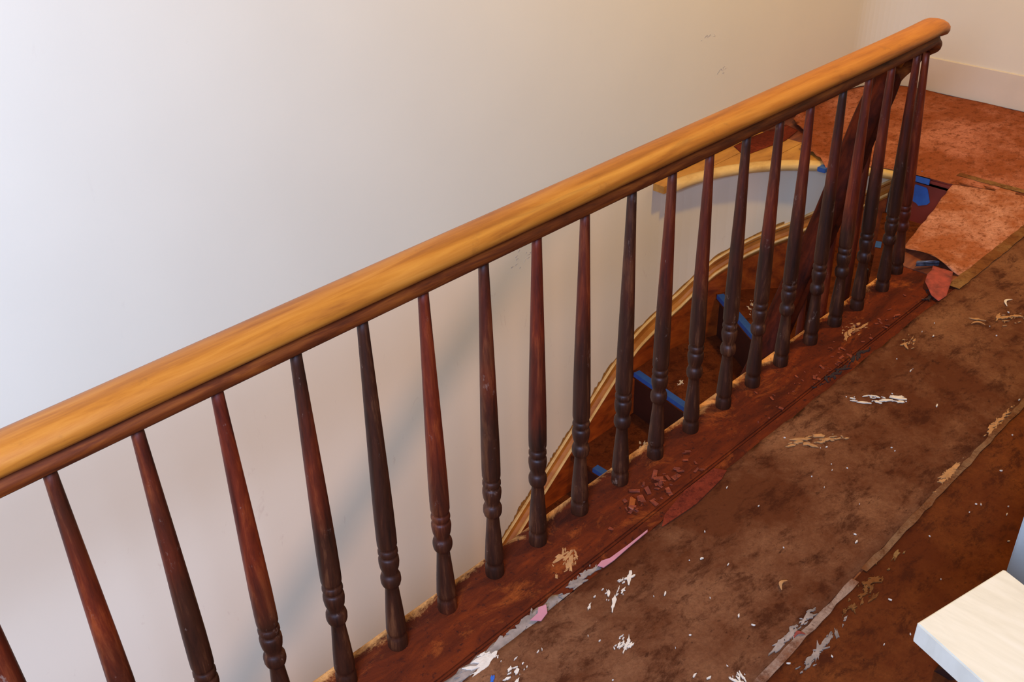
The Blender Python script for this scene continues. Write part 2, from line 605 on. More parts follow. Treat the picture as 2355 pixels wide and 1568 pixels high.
# ragged ochre brush marks on the plaster above the moulding
rng = random.Random(5)
bm = bmesh.new()
lo, hi = [], []
for i in range(240):
    s = 2.0 + 1.7 * i / 239
    if s <= 3.03:
        p, n = Vector((s, WY)), Vector((0, -1))
    else:
        a = math.pi / 2 - (s - 3.03) / RW
        p, n = Vector(arc(RW, a)), -Vector((math.cos(a), math.sin(a)))
    z = skirt_z(s)
    h = 0.008 + (0.045 if s < 2.8 else 0.016) * abs(noise.noise(Vector((s * 11, 2, 0)))) + rng.uniform(0, 0.012) * (s < 2.75)
    lo.append((p.x + n.x * 0.0012, p.y + n.y * 0.0012, z - 0.004))
    hi.append((p.x + n.x * 0.0012, p.y + n.y * 0.0012, z + h))
strip(bm, lo, hi)
obj('brush_marks', bm, M['ochre'], sk)

# ================================================================= STAIRCASE
RISE = 0.205
TZ = [0.0, -.200, -.405, -.620, -.845, -1.080] + [-1.08 - .20 * i for i in range(1, 10)]
nos = {  # nosing lines: inner end, outer end (on or into the wall)
    1: ((3.02, 1.33), (3.80, 1.672)),
    2: ((2.95, 1.33), (3.74, 1.98)),
    3: ((2.87, 1.30), (3.424, 2.223)),
    4: ((2.75, 1.30), (2.936, 2.30)),
    5: ((2.53, 1.30), (2.535, 2.30)),
}
x5 = 2.535
for k in range(6, 14):
    x5 -= 0.256
    nos[k] = ((x5, 1.30), (x5, 2.30))
stair = empty('staircase', (2.6, 1.8, -1.08), 'steep brown winding staircase with dirty treads descending inside the stairwell', 'staircase')


def clipwell(p, q):
    """clip outer end q so that it stays inside the rounded wall"""
    c = Vector((CX, CY))
    P, Q = Vector(p), Vector(q)
    t = 1.0
    while t > 0.2:
        X = P.lerp(Q, t)
        if X.x <= CX:
            if X.y <= WY - 0.002:
                break
        elif X.y < CY:
            if X.x <= CX + RW - 0.004:
                break
        elif (X - c).length <= RW - 0.004:
            break
        t -= 0.004
    return tuple(P.lerp(Q, t))


top_in, top_out = (3.06, 1.30), (3.80, 1.405)
for k in range(1, 14):
    z = TZ[k]
    RISE = TZ[k - 1] - z
    a0, a1 = nos[k][0], clipwell(*nos[k])
    if k > 1:
        b0, b1 = nos[k - 1][0], clipwell(*nos[k - 1])
    else:
        b0, b1 = top_in, (3.786, 1.412)
    # tread outline from this nosing back under the next riser
    d = Vector((a1[0] - a0[0], a1[1] - a0[1])).normalized()
    nrm = Vector((-d.y, d.x))            # toward the descending side (-x)
    f0 = (a0[0] + nrm.x * 0.02, a0[1] + nrm.y * 0.02)
    f1 = clipwell(a0, (a1[0] + nrm.x * 0.02, a1[1] + nrm.y * 0.02))
    outl = [f0, f1, a1]
    if a1[0] > CX or b1[0] > CX:
        aa = math.atan2(a1[1] - CY, a1[0] - CX) if a1[0] > CX else math.pi / 2
        ab = math.atan2(b1[1] - CY, b1[0] - CX)
        ab = max(ab, 0.0)
        if k == 1:
            ab = 0.0
        if aa > ab:
            for i in range(1, 10):
                outl.append(arc(RW - 0.004, aa + (ab - aa) * i / 10))
    outl += [b1, b0]
    cl = []
    for p in outl:
        if not cl or (Vector(p) - Vector(cl[-1])).length > 0.002:
            cl.append(p)
    bm = bmesh.new()
    try:
        prism(bm, cl, z - 0.03, z)
        obj('tread', bm, M['tread'], stair)
    except Exception as e:
        print('tread', k, e)
    # riser above this tread (at the next nosing up) except the first, which is the landing edge
    bm = bmesh.new()
    dd = Vector((b1[0] - b0[0], b1[1] - b0[1])).normalized()
    nn = Vector((dd.y, -dd.x))
    q = [b0, b1, (b1[0] + nn.x * 0.018, b1[1] + nn.y * 0.018), (b0[0] + nn.x * 0.018, b0[1] + nn.y * 0.018)]
    prism(bm, q, z, z + RISE - 0.03)
    obj('riser', bm, M['riser'], stair)
# inner string under the stair handrail
bm = bmesh.new()
pa, pb = [], []
for x, z in ((3.03, -0.10), (2.86, -0.42), (2.70, -0.70), (2.46, -0.98), (2.2, -1.2), (-0.2, -3.12)):
    pa.append((x, 1.300, z + 0.09))
    pb.append((x, 1.300, z - 0.35))
a, b = strip(bm, pa, pb)
r = bmesh.ops.extrude_face_region(bm, geom=bm.faces[:])
for e in r['geom']:
    if isinstance(e, bmesh.types.BMVert):
        e.co.y -= 0.03
obj('string', bm, M['skirt'], stair)

# ================================================================= BALUSTRADE
balus = empty('balustrade', (1.5, 1.224, 0.0), 'long turned-wood balustrade along the open stairwell, its handrail returning down the stairs', 'railing')
BP = [(0.0, .0207), (.003, .0213), (.026, .0213), (.031, .0200), (.035, .0188), (.039, .0186), (.042, .0202), (.048, .0212), (.054, .0210),
      (.10, .0184), (.15, .0148), (.168, .0136), (.172, .0150), (.176, .0185), (.183, .0204), (.190, .0208), (.197, .0203), (.203, .0182),
      (.2055, .0160), (.211, .0158), (.222, .0190), (.236, .0207), (.245, .0204), (.2495, .0190), (.2515, .0166), (.255, .0180),
      (.260, .0200), (.266, .0198), (.270, .0182), (.2725, .0165), (.276, .0186), (.282, .0198), (.30, .0200), (.36, .0196), (.45, .0178),
      (.56, .0152), (.68, .0122), (.76, .0103), (.80, .0096)]


def lathe(bm, prof, seg=20):
    rings = []
    for z, r in prof:
        rings.append([bm.verts.new((r * math.cos(2 * math.pi * i / seg), r * math.sin(2 * math.pi * i / seg), z)) for i in range(seg)])
    for a, b in zip(rings, rings[1:]):
        for i in range(seg):
            j = (i + 1) % seg
            bm.faces.new((a[i], a[j], b[j], b[i]))
    bm.faces.new(list(reversed(rings[0])))
    bm.faces.new(rings[-1])


bm = bmesh.new()
lathe(bm, BP)
b0 = obj('baluster', bm, M['baluster'], None, True)
b_mesh = b0.data
# foot x, head x of each baluster (each one leans a touch differently)
BX = [(0.145, 0.150), (0.285, 0.289), (0.416, 0.418), (0.545, 0.549), (0.683, 0.692), (0.815, 0.826), (0.953, 0.960), (1.095, 1.106), (1.234, 1.247),
      (1.378, 1.386), (1.528, 1.533), (1.668, 1.670), (1.818, 1.806), (1.966, 1.950), (2.106, 2.091), (2.250, 2.228), (2.410, 2.384),
      (2.550, 2.517), (2.684, 2.640), (2.846, 2.785), (2.985, 2.893)]
for i, (xf, xh) in enumerate(BX):
    o = b0 if i == 0 else b0.copy()
    if i:
        C.objects.link(o)
    o.parent = balus
    yb = 1.224 if i < 20 else 1.247
    o.location = Vector((xf, yb, -0.001)) - balus.location
    if i == 20:
        o.scale.z = 0.955
    o.rotation_euler = (0, math.atan2(xh - xf, 0.785), i * 1.1)
    o.rotation_mode = 'XYZ'
    rm = Matrix.Rotation(math.atan2(xh - xf, 0.785), 4, 'Y') @ Matrix.Rotation(i * 1.3, 4, 'Z')
    o.rotation_euler = rm.to_euler()

# handrail: upper moulded cap and lower fillet, swept along the landing and round the return
def sweep(bm, path, prof, closed_ends=True, mi=0, drop=None):
    rings = []
    n = len(path)
    for i, (p, side, up) in enumerate(path):
        k = drop(i) if drop else 0.0
        rings.append([bm.verts.new(p + side * s * (1 + 0.15 * k) + up * (u - 0.022 * k if u < 0.02 else u)) for s, u in prof])
    for a, b in zip(rings, rings[1:]):
        for k in range(len(prof)):
            j = (k + 1) % len(prof)
            f = bm.faces.new((a[k], b[k], b[j], a[j]))
            f.material_index = mi
            f.smooth = True
    if closed_ends:
        bm.faces.new(rings[0])
        bm.faces.new(list(reversed(rings[-1])))


def frames(pts):
    out = []
    for i, p in enumerate(pts):
        a = pts[max(0, i - 1)]
        b = pts[min(len(pts) - 1, i + 1)]
        t = (b - a).normalized()
        side = Vector((t.y, -t.x, 0))
        side = side.normalized() if side.length > 1e-4 else Vector((0, -1, 0))
        up = side.cross(t).normalized()
        out.append((p, side, up))
    return out


def bez(p0, p1, p2, p3, n):
    o = []
    for i in range(n + 1):
        t = i / n
        u = 1 - t
        o.append(p0 * u ** 3 + p1 * 3 * u * u * t + p2 * 3 * u * t * t + p3 * t ** 3)
    return o


# profile: s = toward the camera side, u = height above rail base line z = 0.79
CAPP = [(-.016, .036), (-.026, .034), (-.034, .038), (-.038, .047), (-.0365, .058), (-.029, .067), (-.015, .073), (0, .0745),
        (.015, .073), (.029, .067), (.0365, .058), (.038, .047), (.034, .038), (.026, .034), (.016, .036)]
LOWP = [(-.020, 0), (-.0225, .003), (-.0245, .012), (-.0235, .018), (-.0165, .023), (-.0145, .030), (-.017, .037), (.017, .037), (.0145, .030), (.0165, .023),
        (.0235, .018), (.0245, .012), (.0225, .003), (.020, 0)]
XE = 2.885
RZ = 0.79
straight = [Vector((x, 1.222, RZ)) for x in [-1.2 + i * 0.15 for i in range(26)] if x < 2.5]
XE = 2.868
ease = bez(Vector((2.50, 1.222, RZ)), Vector((2.66, 1.222, RZ)), Vector((2.76, 1.224, RZ)), Vector((XE, 1.232, RZ - 0.002)), 8)[1:]
turn = []
y0_, y1_ = 1.232, 1.326
rr = (y1_ - y0_) / 2
for i in range(1, 17):
    a = math.pi * i / 16
    # a tight return: out, round and down
    turn.append(Vector((XE + 0.078 * math.sin(a), y0_ + rr * (1 - math.cos(a)), RZ - 0.002 - 0.108 * (i / 16) ** 1.15)))
straight = straight + ease
rail_bm = bmesh.new()
pl = frames(straight + turn)
sweep(rail_bm, pl, CAPP)
cap_o = obj('handrail', rail_bm, M['rail'], balus)
for p in cap_o.data.polygons:
    p.use_smooth = True
rb = bmesh.new()
sweep(rb, pl, LOWP, drop=lambda i: max(0.0, min(1.0, (i - len(straight) + 1) / 12)))
fo = obj('rail_fillet', rb, M['rail_low'], cap_o)
fo.data.transform(Matrix.Translation(-balus.location))

# stair handrail: continues from the return and drops along the inner string
YS = 1.326
e0 = Vector((XE, YS, RZ - 0.110))
way = [(2.84, .655), (2.79, .600), (2.745, .525), (2.689, .423), (2.602, .282), (2.475, .130), (2.405, .020), (2.350, -.075), (2.25, -.18), (2.10, -.305)]
srp = [e0] + [Vector((x, YS, z - 0.035)) for x, z in way] + [Vector((-0.4, YS, -.34 - 2.5 * .787))]
for _ in range(2):                      # round the kinks
    q_ = [srp[0]]
    for a_, b_ in zip(srp, srp[1:]):
        q_ += [a_.lerp(b_, 0.25), a_.lerp(b_, 0.75)]
    srp = q_ + [srp[-1]]
srail = balus
sb = bmesh.new()
fr = frames(srp)
sweep(sb, fr, [(s, u - 0.0) for s, u in CAPP])
sweep(sb, fr, LOWP, drop=lambda i: 1.0)
sr = obj('stair_handrail', sb, M['stair_rail'], srail)
tag(sr, 'dark red-brown handrail curving steeply down behind the balusters')


def rail_z(x):
    for a, b in zip(srp, srp[1:]):
        if b.x <= x <= a.x:
            t = (a.x - x) / (a.x - b.x)
            return a.z + (b.z - a.z) * t
    return 0


for i, (x, zf) in enumerate(((2.93, -0.20), (2.80, -0.42), (2.66, -0.62), (2.53, -0.84), (2.40, -0.98), (2.27, -1.08), (2.14, -1.2), (2.01, -1.3), (1.88, -1.4), (1.75, -1.5),
                             (1.62, -1.6), (1.49, -1.7), (1.36, -1.8), (1.23, -1.9))):
    top = rail_z(x) + 0.004
    h = top - zf
    bmx = bmesh.new()
    lathe(bmx, [(z * h / 0.80, r * 0.82) for z, r in BP], 14)
    ob = obj('baluster', bmx, M['baluster'], None, True)
    ob.parent = balus
    ob.location = Vector((x, YS, zf)) - balus.location

# ================================================================= BLUE TAPE ON THE TREAD EDGES
def tape_on_nosing(k, t0, t1, label, wd=0.03, drop=0.018):
    z = TZ[k]
    P, Q = Vector(nos[k][0]), Vector(clipwell(*nos[k]))
    d = (Q - P).normalized()
    n = Vector((-d.y, d.x))
    a = P.lerp(Q, t0) + n * 0.0205
    b = P.lerp(Q, t1) + n * 0.0205
    bm = bmesh.new()
    A, Bk = [], []
    Cc = []
    N_ = 14
    for i in range(N_ + 1):
        p = a.lerp(b, i / N_)
        wob = 0.002 * noise.noise(Vector((i * 0.7, k, 0)))
        A.append((p.x - n.x * wd, p.y - n.y * wd, z + 0.002 + abs(wob)))
        Bk.append((p.x + n.x * 0.002, p.y + n.y * 0.002, z + 0.0025))
        Cc.append((p.x + n.x * 0.003, p.y + n.y * 0.003, z - drop + wob))
    va = [bm.verts.new(p) for p in A]
    vb = [bm.verts.new(p) for p in Bk]
    vc = [bm.verts.new(p) for p in Cc]
    for i in range(N_):
        bm.faces.new((va[i], va[i + 1], vb[i + 1], vb[i]))
        bm.faces.new((vb[i], vb[i + 1], vc[i + 1], vc[i]))
    return tag(obj('tape_strip', bm, M['blue']), label, 'tape', 'blue tape on the stair edges')


tape_on_nosing(5, 0.28, 0.86, 'lowest blue tape strip, on the stair edge seen between balusters near the skirt moulding')
tape_on_nosing(4, 0.20, 0.97, 'longest blue tape strip, on the middle visible stair edge below the white stairwell wall')
tape_on_nosing(3, 0.30, 0.97, 'blue tape strip on the winding stair edge nearest the dark sloping handrail')
tape_on_nosing(1, 0.595, 0.66, 'tiny scrap of pale blue tape on the top winding tread', 0.02, 0.01)


def patch(name, pts3, mat, label, cat, group=None, off=None):
    bm = bmesh.new()
    f = bm.faces.new([bm.verts.new(p) for p in pts3])
    r = bmesh.ops.extrude_face_region(bm, geom=[f])
    o = Vector(off)
    for e in r['geom']:
        if isinstance(e, bmesh.types.BMVert):
            e.co += o
    return tag(obj(name, bm, mat), label, cat, group)


xx = 3.7895
patch('tape_patch', [(xx, y, z) for y, z in ((1.604, -.078), (1.592, -.070), (1.590, -.048), (1.570, -.040), (1.527, -.042), (1.520, -.050), (1.502, -.098), (1.512, -.112), (1.546, -.126), (1.556, -.118), (1.596, -.106), (1.600, -.095))],
      M['blue'], 'square of blue tape stuck to the dark red panel at the head of the stairs', 'tape', None, (-0.0015, 0, 0))
for (y0, y1, lb) in ((1.512, 1.572, 'right-hand blue tape tab folded over the floor edge above the dark red panel'), (1.640, 1.668, 'middle blue tape tab on the paper edge at the end of the well')):
    bm = bmesh.new()
    box(bm, 3.768, 3.822, y0, y1, 0.004, 0.0075, 0.001)
    box(bm, 3.768, 3.7725, y0, y1, -0.02, 0.0075, 0.001)
    tag(obj('tape_tab', bm, M['blue']), lb, 'tape')
bm = bmesh.new()
box(bm, 3.585, 3.625, 1.868, 1.905, -0.012, 0.007, 0.002)
tag(obj('tape_tab', bm, M['blue']), 'left-hand blue tape tab where the pale nosing meets the pink paper', 'tape')

# ================================================================= FLOOR PAPER
rng = random.Random(11)
# sheet beside the balustrade
p1 = ragged((4.74, 1.052), (2.9, 1.052), 40, 0.002, rng) + ragged((2.9, 1.056), (0.85, 1.056), 60, 0.0035, rng) + ragged((0.85, 1.052), (-1.5, 1.05), 30, 0.003, rng)
s1 = sheet('floor_paper', p1 + [(-1.5, 1.05), (-1.5, 0.636), (4.74, 0.645)], 0.002, M['paper_brown'], 0.045, 0.003, 0.0012, None, 1)
tag(s1, 'brown dusty floor paper strip running beside the balustrade base board', 'floor paper')
s2 = sheet('floor_paper', [(-1.5, 0.631), (4.74, 0.640), (4.74, -2.2), (-1.5, -2.2)], 0.0018, M['paper_near'], 0.09, 0.003, 0.0012, None, 4)
tag(s2, 'darker, dirtier brown floor paper on the near side of the long taped joint', 'floor paper')
# pink sheet at the head of the stairs, its left end torn and lifted
def lift_p(x, y):
    d = max(0.0, 3.26 - x) / 0.26
    k_ = math.sin(max(0.0, min(1.0, (y - 1.085) / 0.235)) * math.pi)
    return 0.085 * d * d * k_
tl = [(3.19, 1.314), (3.145, 1.305), (3.135, 1.275), (3.145, 1.24), (3.15, 1.205), (3.14, 1.165), (3.115, 1.128), (3.085, 1.105), (3.09, 1.08), (3.10, 1.064)]
s3 = sheet('floor_paper', [(3.876, 1.062), (3.876, 1.43), (3.80, 1.428)] + ragged((3.78, 1.424), (3.19, 1.314), 16, 0.003, rng) + tl, 0.0035, M['paper_pink'], 0.022, 0.005, 0.0012, lift_p, 9)
tag(s3, 'bright pink mottled floor paper with a torn curled end beside the last baluster', 'floor paper')
te = [(3.765, 1.62), (3.75, 1.70), (3.70, 1.82), (3.60, 1.875), (3.655, 1.935), (3.69, 1.99), (3.675, 2.02), (3.715, 2.065), (3.80, 2.085), (3.86, 2.12), (3.905, 2.16), (3.915, 2.20), (3.955, 2.22), (3.97, 2.26), (4.05, 2.29)]
s4pts = [(3.884, 1.062), (4.755, 1.062), (4.755, 2.04), (4.735, 2.14), (4.68, 2.22), (4.60, 2.275), (4.5, 2.292)] + list(reversed(te)) + [(3.775, 1.436), (3.884, 1.436)]
def lift_f(x, y):
    r = 0.0
    for tx, ty in te[4:]:
        d = math.hypot(x - tx, y - ty)
        r = max(r, 0.014 * max(0, 1 - d / 0.07))
    return r
s4 = sheet('floor_paper', s4pts, 0.0045, M['paper_far'], 0.03, 0.006, 0.0012, lift_f, 14)
tag(s4, 'reddish-pink floor paper reaching the far corner, torn edge over bare yellow boards', 'floor paper')
# reddish scrap of paper along the wall beyond the bare boards
s5 = sheet('paper_scrap', [(3.50, 2.20), (3.62, 2.185), (3.76, 2.165), (3.90, 2.19), (3.93, 2.27), (3.70, 2.30), (3.56, 2.295)], 0.0025, M['darkpaper'], 0.03, 0.004, 0.0012, None, 17)
tag(s5, 'dark red paper scrap against the wall on the bare yellow boards', 'paper')


# taped joints
def tape_line(p0, p1, wd, mat, label, z=0.0065, seed=0, amp=0.003, tear=0.0):
    rg = random.Random(seed)
    d = Vector((p1[0] - p0[0], p1[1] - p0[1]))
    L_ = d.length
    d.normalize()
    n = Vector((-d.y, d.x))
    N_ = max(4, int(L_ / 0.03))
    bm = bmesh.new()
    A, B_ = [], []
    for i in range(N_ + 1):
        p = Vector(p0) + d * (L_ * i / N_)
        w0 = wd / 2 * (1 - tear * rg.random())
        w1 = wd / 2 * (1 - tear * rg.random())
        zz = z + amp * 0.5 * (1 + noise.noise(Vector((p.x * 8, p.y * 8, seed))))
        A.append((p.x + n.x * w0, p.y + n.y * w0, zz))
        B_.append((p.x - n.x * w1, p.y - n.y * w1, zz))
    strip(bm, A, B_)
    r = bmesh.ops.extrude_face_region(bm, geom=bm.faces[:])
    for e in r['geom']:
        if isinstance(e, bmesh.types.BMVert):
            e.co.z -= 0.0007
    return tag(obj('joint_tape', bm, mat), label, 'tape')


tape_line((3.0, 1.057), (4.70, 1.057), 0.044, M['tape_olive'], 'olive tape along the long edge between pink paper and brown paper', 0.0075, 3, 0.002, 0.2)
tape_line((3.882, 1.07), (3.880, 1.45), 0.04, M['tape_olive'], 'short olive-green tape strip across the pink paper near the right frame edge', 0.0088, 5, 0.002, 0.3)
tape_line((-0.6, 0.618), (1.62, 0.632), 0.020, M['tape_grey'], 'grey tape strip along the long paper joint, bottom of the photo', 0.0058, 7, 0.002, 0.5)
tape_line((1.66, 0.632), (4.7, 0.645), 0.020, M['tape_brown'], 'thin worn tape on the far half of the long paper joint', 0.0058, 8, 0.002, 0.5)

# torn flap, curl and tape at the end of the pink sheet
tag(sheet('paper_flap', [(3.075, 1.165), (3.085, 1.10), (3.02, 1.075), (2.93, 1.048), (2.885, 1.052), (2.90, 1.085), (2.945, 1.13), (2.99, 1.145), (3.03, 1.15)], 0.006, M['pinkflap'], 0.015, 0.012, 0.001,
          lambda x, y: 0.016 * math.sin((x - 2.88) * 14) * max(0, min(1, (y - 1.05) * 16)), 51), 'clean red-pink paper flap folded back at the torn end of the pink paper', 'paper')
bm = bmesh.new()
A, B_ = [], []
for i in range(11):
    t = i / 10
    ang = -0.5 + t * 2.6
    wob = 0.006 * math.sin(t * 7)
    A.append((3.095 + 0.016 * math.cos(ang) + wob, 1.160 + 0.01 * t, 0.014 + 0.016 * math.sin(ang)))
    B_.append((3.035 + 0.020 * math.cos(ang), 1.215 - 0.012 * t, 0.016 + 0.020 * math.sin(ang)))
strip(bm, A, B_)
r = bmesh.ops.extrude_face_region(bm, geom=bm.faces[:])
for e in r['geom']:
    if isinstance(e, bmesh.types.BMVert):
        e.co.z -= 0.001
tag(obj('tape_curl', bm, M['tape_silver'], None, True), 'silvery curled tape under the torn pink paper by the last baluster', 'tape')

# dark red paper fragment and pink lifted edges beside the base board
patch('paper_scrap', [(x, y, .0085) for x, y in ((1.46, 1.040), (1.50, 1.062), (1.60, 1.080), (1.72, 1.078), (1.735, 1.050), (1.70, 1.040), (1.58, 1.030))],
      M['darkpaper'], 'dark red torn paper fragment lying over the edge of the brown paper', 'paper', None, (0, 0, .0015))
patch('paper_edge', [(x, y, .009) for x, y in ((1.262, 1.066), (1.268, 1.052), (1.30, 1.050), (1.36, 1.0525), (1.425, 1.054), (1.43, 1.058), (1.36, 1.0585), (1.30, 1.061), (1.28, 1.069))],
      M['pinkedge'], 'lifted pink edge of floor paper beside the base board, right-hand one', 'paper', None, (0, 0, .002))
patch('paper_edge', [(x, y, .008) for x, y in ((1.045, 1.064), (1.06, 1.046), (1.085, 1.052), (1.10, 1.070), (1.082, 1.076), (1.07, 1.066))],
      M['pinkedge'], 'small mauve-pink paper tab in the plaster dust beside the base board', 'paper', None, (0, 0, .002))


# ================================================================= SPLATS, FLAKES, CHIPS
def blob(bm, x, y, z, rx, ry, rot, rg, th=0.0007, n=13):
    pts = []
    for i in range(n):
        a = 2 * math.pi * i / n
        k = rg.uniform(0.35, 1.2)
        px, py = rx * k * math.cos(a), ry * k * math.sin(a)
        pts.append((x + px * math.cos(rot) - py * math.sin(rot), y + px * math.sin(rot) + py * math.cos(rot)))
    top = [bm.verts.new((p[0], p[1], z + th * rg.uniform(0.6, 1))) for p in pts]
    bot = [bm.verts.new((p[0], p[1], z - 0.002)) for p in pts]
    c = bm.verts.new((x, y, z + th * 1.3))
    for i in range(n):
        j = (i + 1) % n
        bm.faces.new((top[i], top[j], c))
        bm.faces.new((bot[i], bot[j], top[j], top[i]))


def splatter(name, cx, cy, L_, W_, rot, cnt, size, mat, label, cat, z=0.006, seed=0):
    rg = random.Random(seed)
    bm = bmesh.new()
    for i in range(cnt):
        u = rg.gauss(0, 0.42) * L_ / 2
        v = rg.gauss(0, 0.42) * W_ / 2
        x = cx + u * math.cos(rot) - v * math.sin(rot)
        y = cy + u * math.sin(rot) + v * math.cos(rot)
        s = size * rg.choice((0.25, 0.3, 0.4, 0.5, 0.8, 1.5)) * rg.uniform(0.7, 1.2)
        blob(bm, x, y, z + 0.0004 * rg.random(), s * rg.uniform(1.2, 2.6), s * 0.55, rot + rg.gauss(0, .35), rg)
    return tag(obj(name, bm, mat), label, cat, None, 'stuff')


for (x_, y_, z_, lb_) in ((2.99, 2.085, -.845, 'white plaster specks on the broad dark stair tread, behind the longest blue tape'),
                          (3.09, 2.09, -.845, 'second group of white specks on the broad dark stair tread, nearer the dark sloping rail'),
                          (3.42, 2.03, -.62, 'white specks on the winding tread above the middle blue tape'),
                          (3.36, 2.00, -.62, 'white crumbs close behind the blue tape of the winding tread'),
                          (2.80, 2.12, -1.08, 'white specks on the low dark stair tread near the skirt moulding')):
    splatter('plaster_specks', x_, y_, 0.07, 0.04, 0.6, 8, 0.0075, M['plaster'], lb_, 'plaster', z_ + 0.001, int(x_ * 100))
splatter('plaster_smear', 1.99, 0.955, 0.22, 0.05, -0.55, 34, 0.0075, M['plaster_tan'], 'tan plaster smear on the brown paper, middle of the floor', 'plaster', 0.007, 1)
splatter('plaster_smear', 2.27, 0.935, 0.16, 0.06, -0.9, 34, 0.0075, M['plaster'], 'pale scraped plaster patch on brown paper, right of the tan smear', 'plaster', 0.007, 2)
splatter('plaster_smear', 2.60, 1.01, 0.10, 0.05, 0.2, 20, 0.0065, M['plaster_tan'], 'small pale plaster mark near the edge of brown paper, toward the pink paper', 'plaster', 0.007, 3)
splatter('plaster_smear', 2.93, 0.84, 0.20, 0.07, -0.6, 30, 0.008, M['plaster_tan'], 'tan plaster crumbs near the right frame edge below the pink paper', 'plaster', 0.007, 4)
splatter('plaster_splatter', 1.23, 0.985, 0.13, 0.05, 0.2, 22, 0.0058, M['plaster'], 'cluster of white plaster drips beside the grey dusty strip', 'plaster', 0.007, 5)
splatter('plaster_splatter', 1.135, 0.885, 0.05, 0.03, 0.2, 16, 0.006, M['plaster'], 'white plaster splash in the middle of the near brown paper', 'plaster', 0.007, 6)
splatter('plaster_splatter', 1.22, 0.66, 0.07, 0.05, 0.9, 20, 0.0045, M['plaster'], 'scratchy white splash by the grey tape at the bottom of the photo', 'plaster', 0.007, 7)
splatter('plaster_splatter', 0.93, 0.99, 0.10, 0.08, 0.2, 14, 0.006, M['plaster'], 'white plaster spots at the near end of the base board', 'plaster', 0.007, 8)
splatter('plaster_dust', 1.00, 1.066, 0.33, 0.030, 0.02, 90, 0.011, M['dust'], 'long grey-white plaster dust strip in the gap along the base board', 'plaster', 0.001, 9)
rgd = random.Random(91)
lo_ = [(x_, 1.0555 + rgd.uniform(0, .003)) for x_ in [0.80 + i * .012 for i in range(30)]]
hi_ = [(x_, 1.088 - abs(noise.noise(Vector((x_ * 22, 3, 0)))) * 0.035 - rgd.uniform(0, .004)) for x_, _ in reversed(lo_)]
sheet('plaster_skim', lo_ + hi_, -0.0022, M['dust'], 0.02, 0.001, 0.0006, None, 33)
tag(bpy.data.objects['plaster_skim'], 'smooth grey-white plaster skim on the narrow strip beside the base board', 'plaster')
splatter('plaster_dust', 1.22, 1.072, 0.12, 0.026, 0.02, 34, 0.008, M['dust'], 'shorter grey plaster dust patch in the gap next to the pink paper edge', 'plaster', 0.001, 10)
splatter('plaster_lump', 0.905, 1.060, 0.07, 0.03, 0.0, 20, 0.009, M['plaster'], 'lumpy white plaster crumbs at the near end of the dust strip', 'plaster', 0.004, 12)
splatter('plaster_dust', 1.24, 1.135, 0.10, 0.06, 0.3, 30, 0.008, M['plaster_tan'], 'pinkish dust patch on the base board in front of a baluster', 'plaster', 0.000, 13)
splatter('plaster_dust', 2.55, 1.17, 0.16, 0.05, -0.2, 30, 0.008, M['plaster_tan'], 'orange dust patch on the base board between the far balusters', 'plaster', 0.000, 14)
splatter('blue_fleck', 0.885, 1.012, 0.02, 0.01, 0, 3, 0.005, M['blue'], 'tiny blue paint fleck at the bottom edge of the photo', 'paint fleck', 0.007, 15)

for i_, (x_, y_, l_, m_, lb_) in enumerate(((1.40, .652, .16, 'dust', 'pale scuffed streak above the grey tape, nearest the bottom edge'),
                                   (1.62, .600, .24, 'tape_olive', 'khaki scuff patch below the joint tape, mid way along it'),
                                   (1.42, .588, .20, 'dust', 'grey scuff patch below the joint tape near the bottom edge'),
                                   (2.42, .650, .22, 'plaster_tan', 'pale streak on the far part of the paper joint at the right frame edge'),
                                   (2.12, .650, .14, 'plaster_tan', 'thin peach streak on the paper joint, middle of its length'))):
    splatter('scuff', x_, y_, l_, 0.016 if m_ != 'tape_olive' else 0.035, 0.02, 46, 0.0075, M[m_], lb_, 'scuff', 0.0062, 60 + i_)
# loose pale flakes scattered over the brown paper
flk = []
for q in range(3):
    bm = bmesh.new()
    rg = random.Random(40 + q)
    blob(bm, 0, 0, 0, 0.0048 + 0.001 * q, 0.0030, 0.4 * q, rg, 0.0015, 7)
    flk.append(obj('paint_flake', bm, M['plaster']))
rg = random.Random(77)
spots = [(1.42, .93), (1.36, .83), (1.36, .72), (1.47, .86), (1.52, .96), (1.60, .80), (1.68, .92), (1.85, .75), (1.20, .80), (1.28, .92),
         (1.10, .95), (1.05, .84), (1.02, .76), (1.17, .73), (1.73, .69), (1.95, .84), (2.10, .80), (2.35, .80), (2.46, .93), (1.40, .56),
         (1.50, .50), (1.62, .55), (1.75, .50), (1.86, .58), (2.0, .55), (2.2, .56), (2.36, .60), (1.30, .53), (2.75, 1.0), (1.95, 1.02)]
spots += [(rg.uniform(0.95, 3.0), rg.uniform(0.42, 1.02)) for _ in range(46)]
for i, (x, y) in enumerate(spots):
    src = flk[i % 3]
    o = src if i < 3 else src.copy()
    if i >= 3:
        C.objects.link(o)
    o.location = (x, y, 0.0068)
    o.rotation_euler = (0, 0, rg.uniform(0, 6.28))
    k = rg.choice((0.3, 0.35, 0.45, 0.5, 0.6, 0.9))
    o.scale = (k * rg.uniform(.7, 1.6), k, 1)
    tag(o, 'tiny off-white flake scattered on the brown floor paper', 'flake', 'plaster flakes on the brown floor paper')
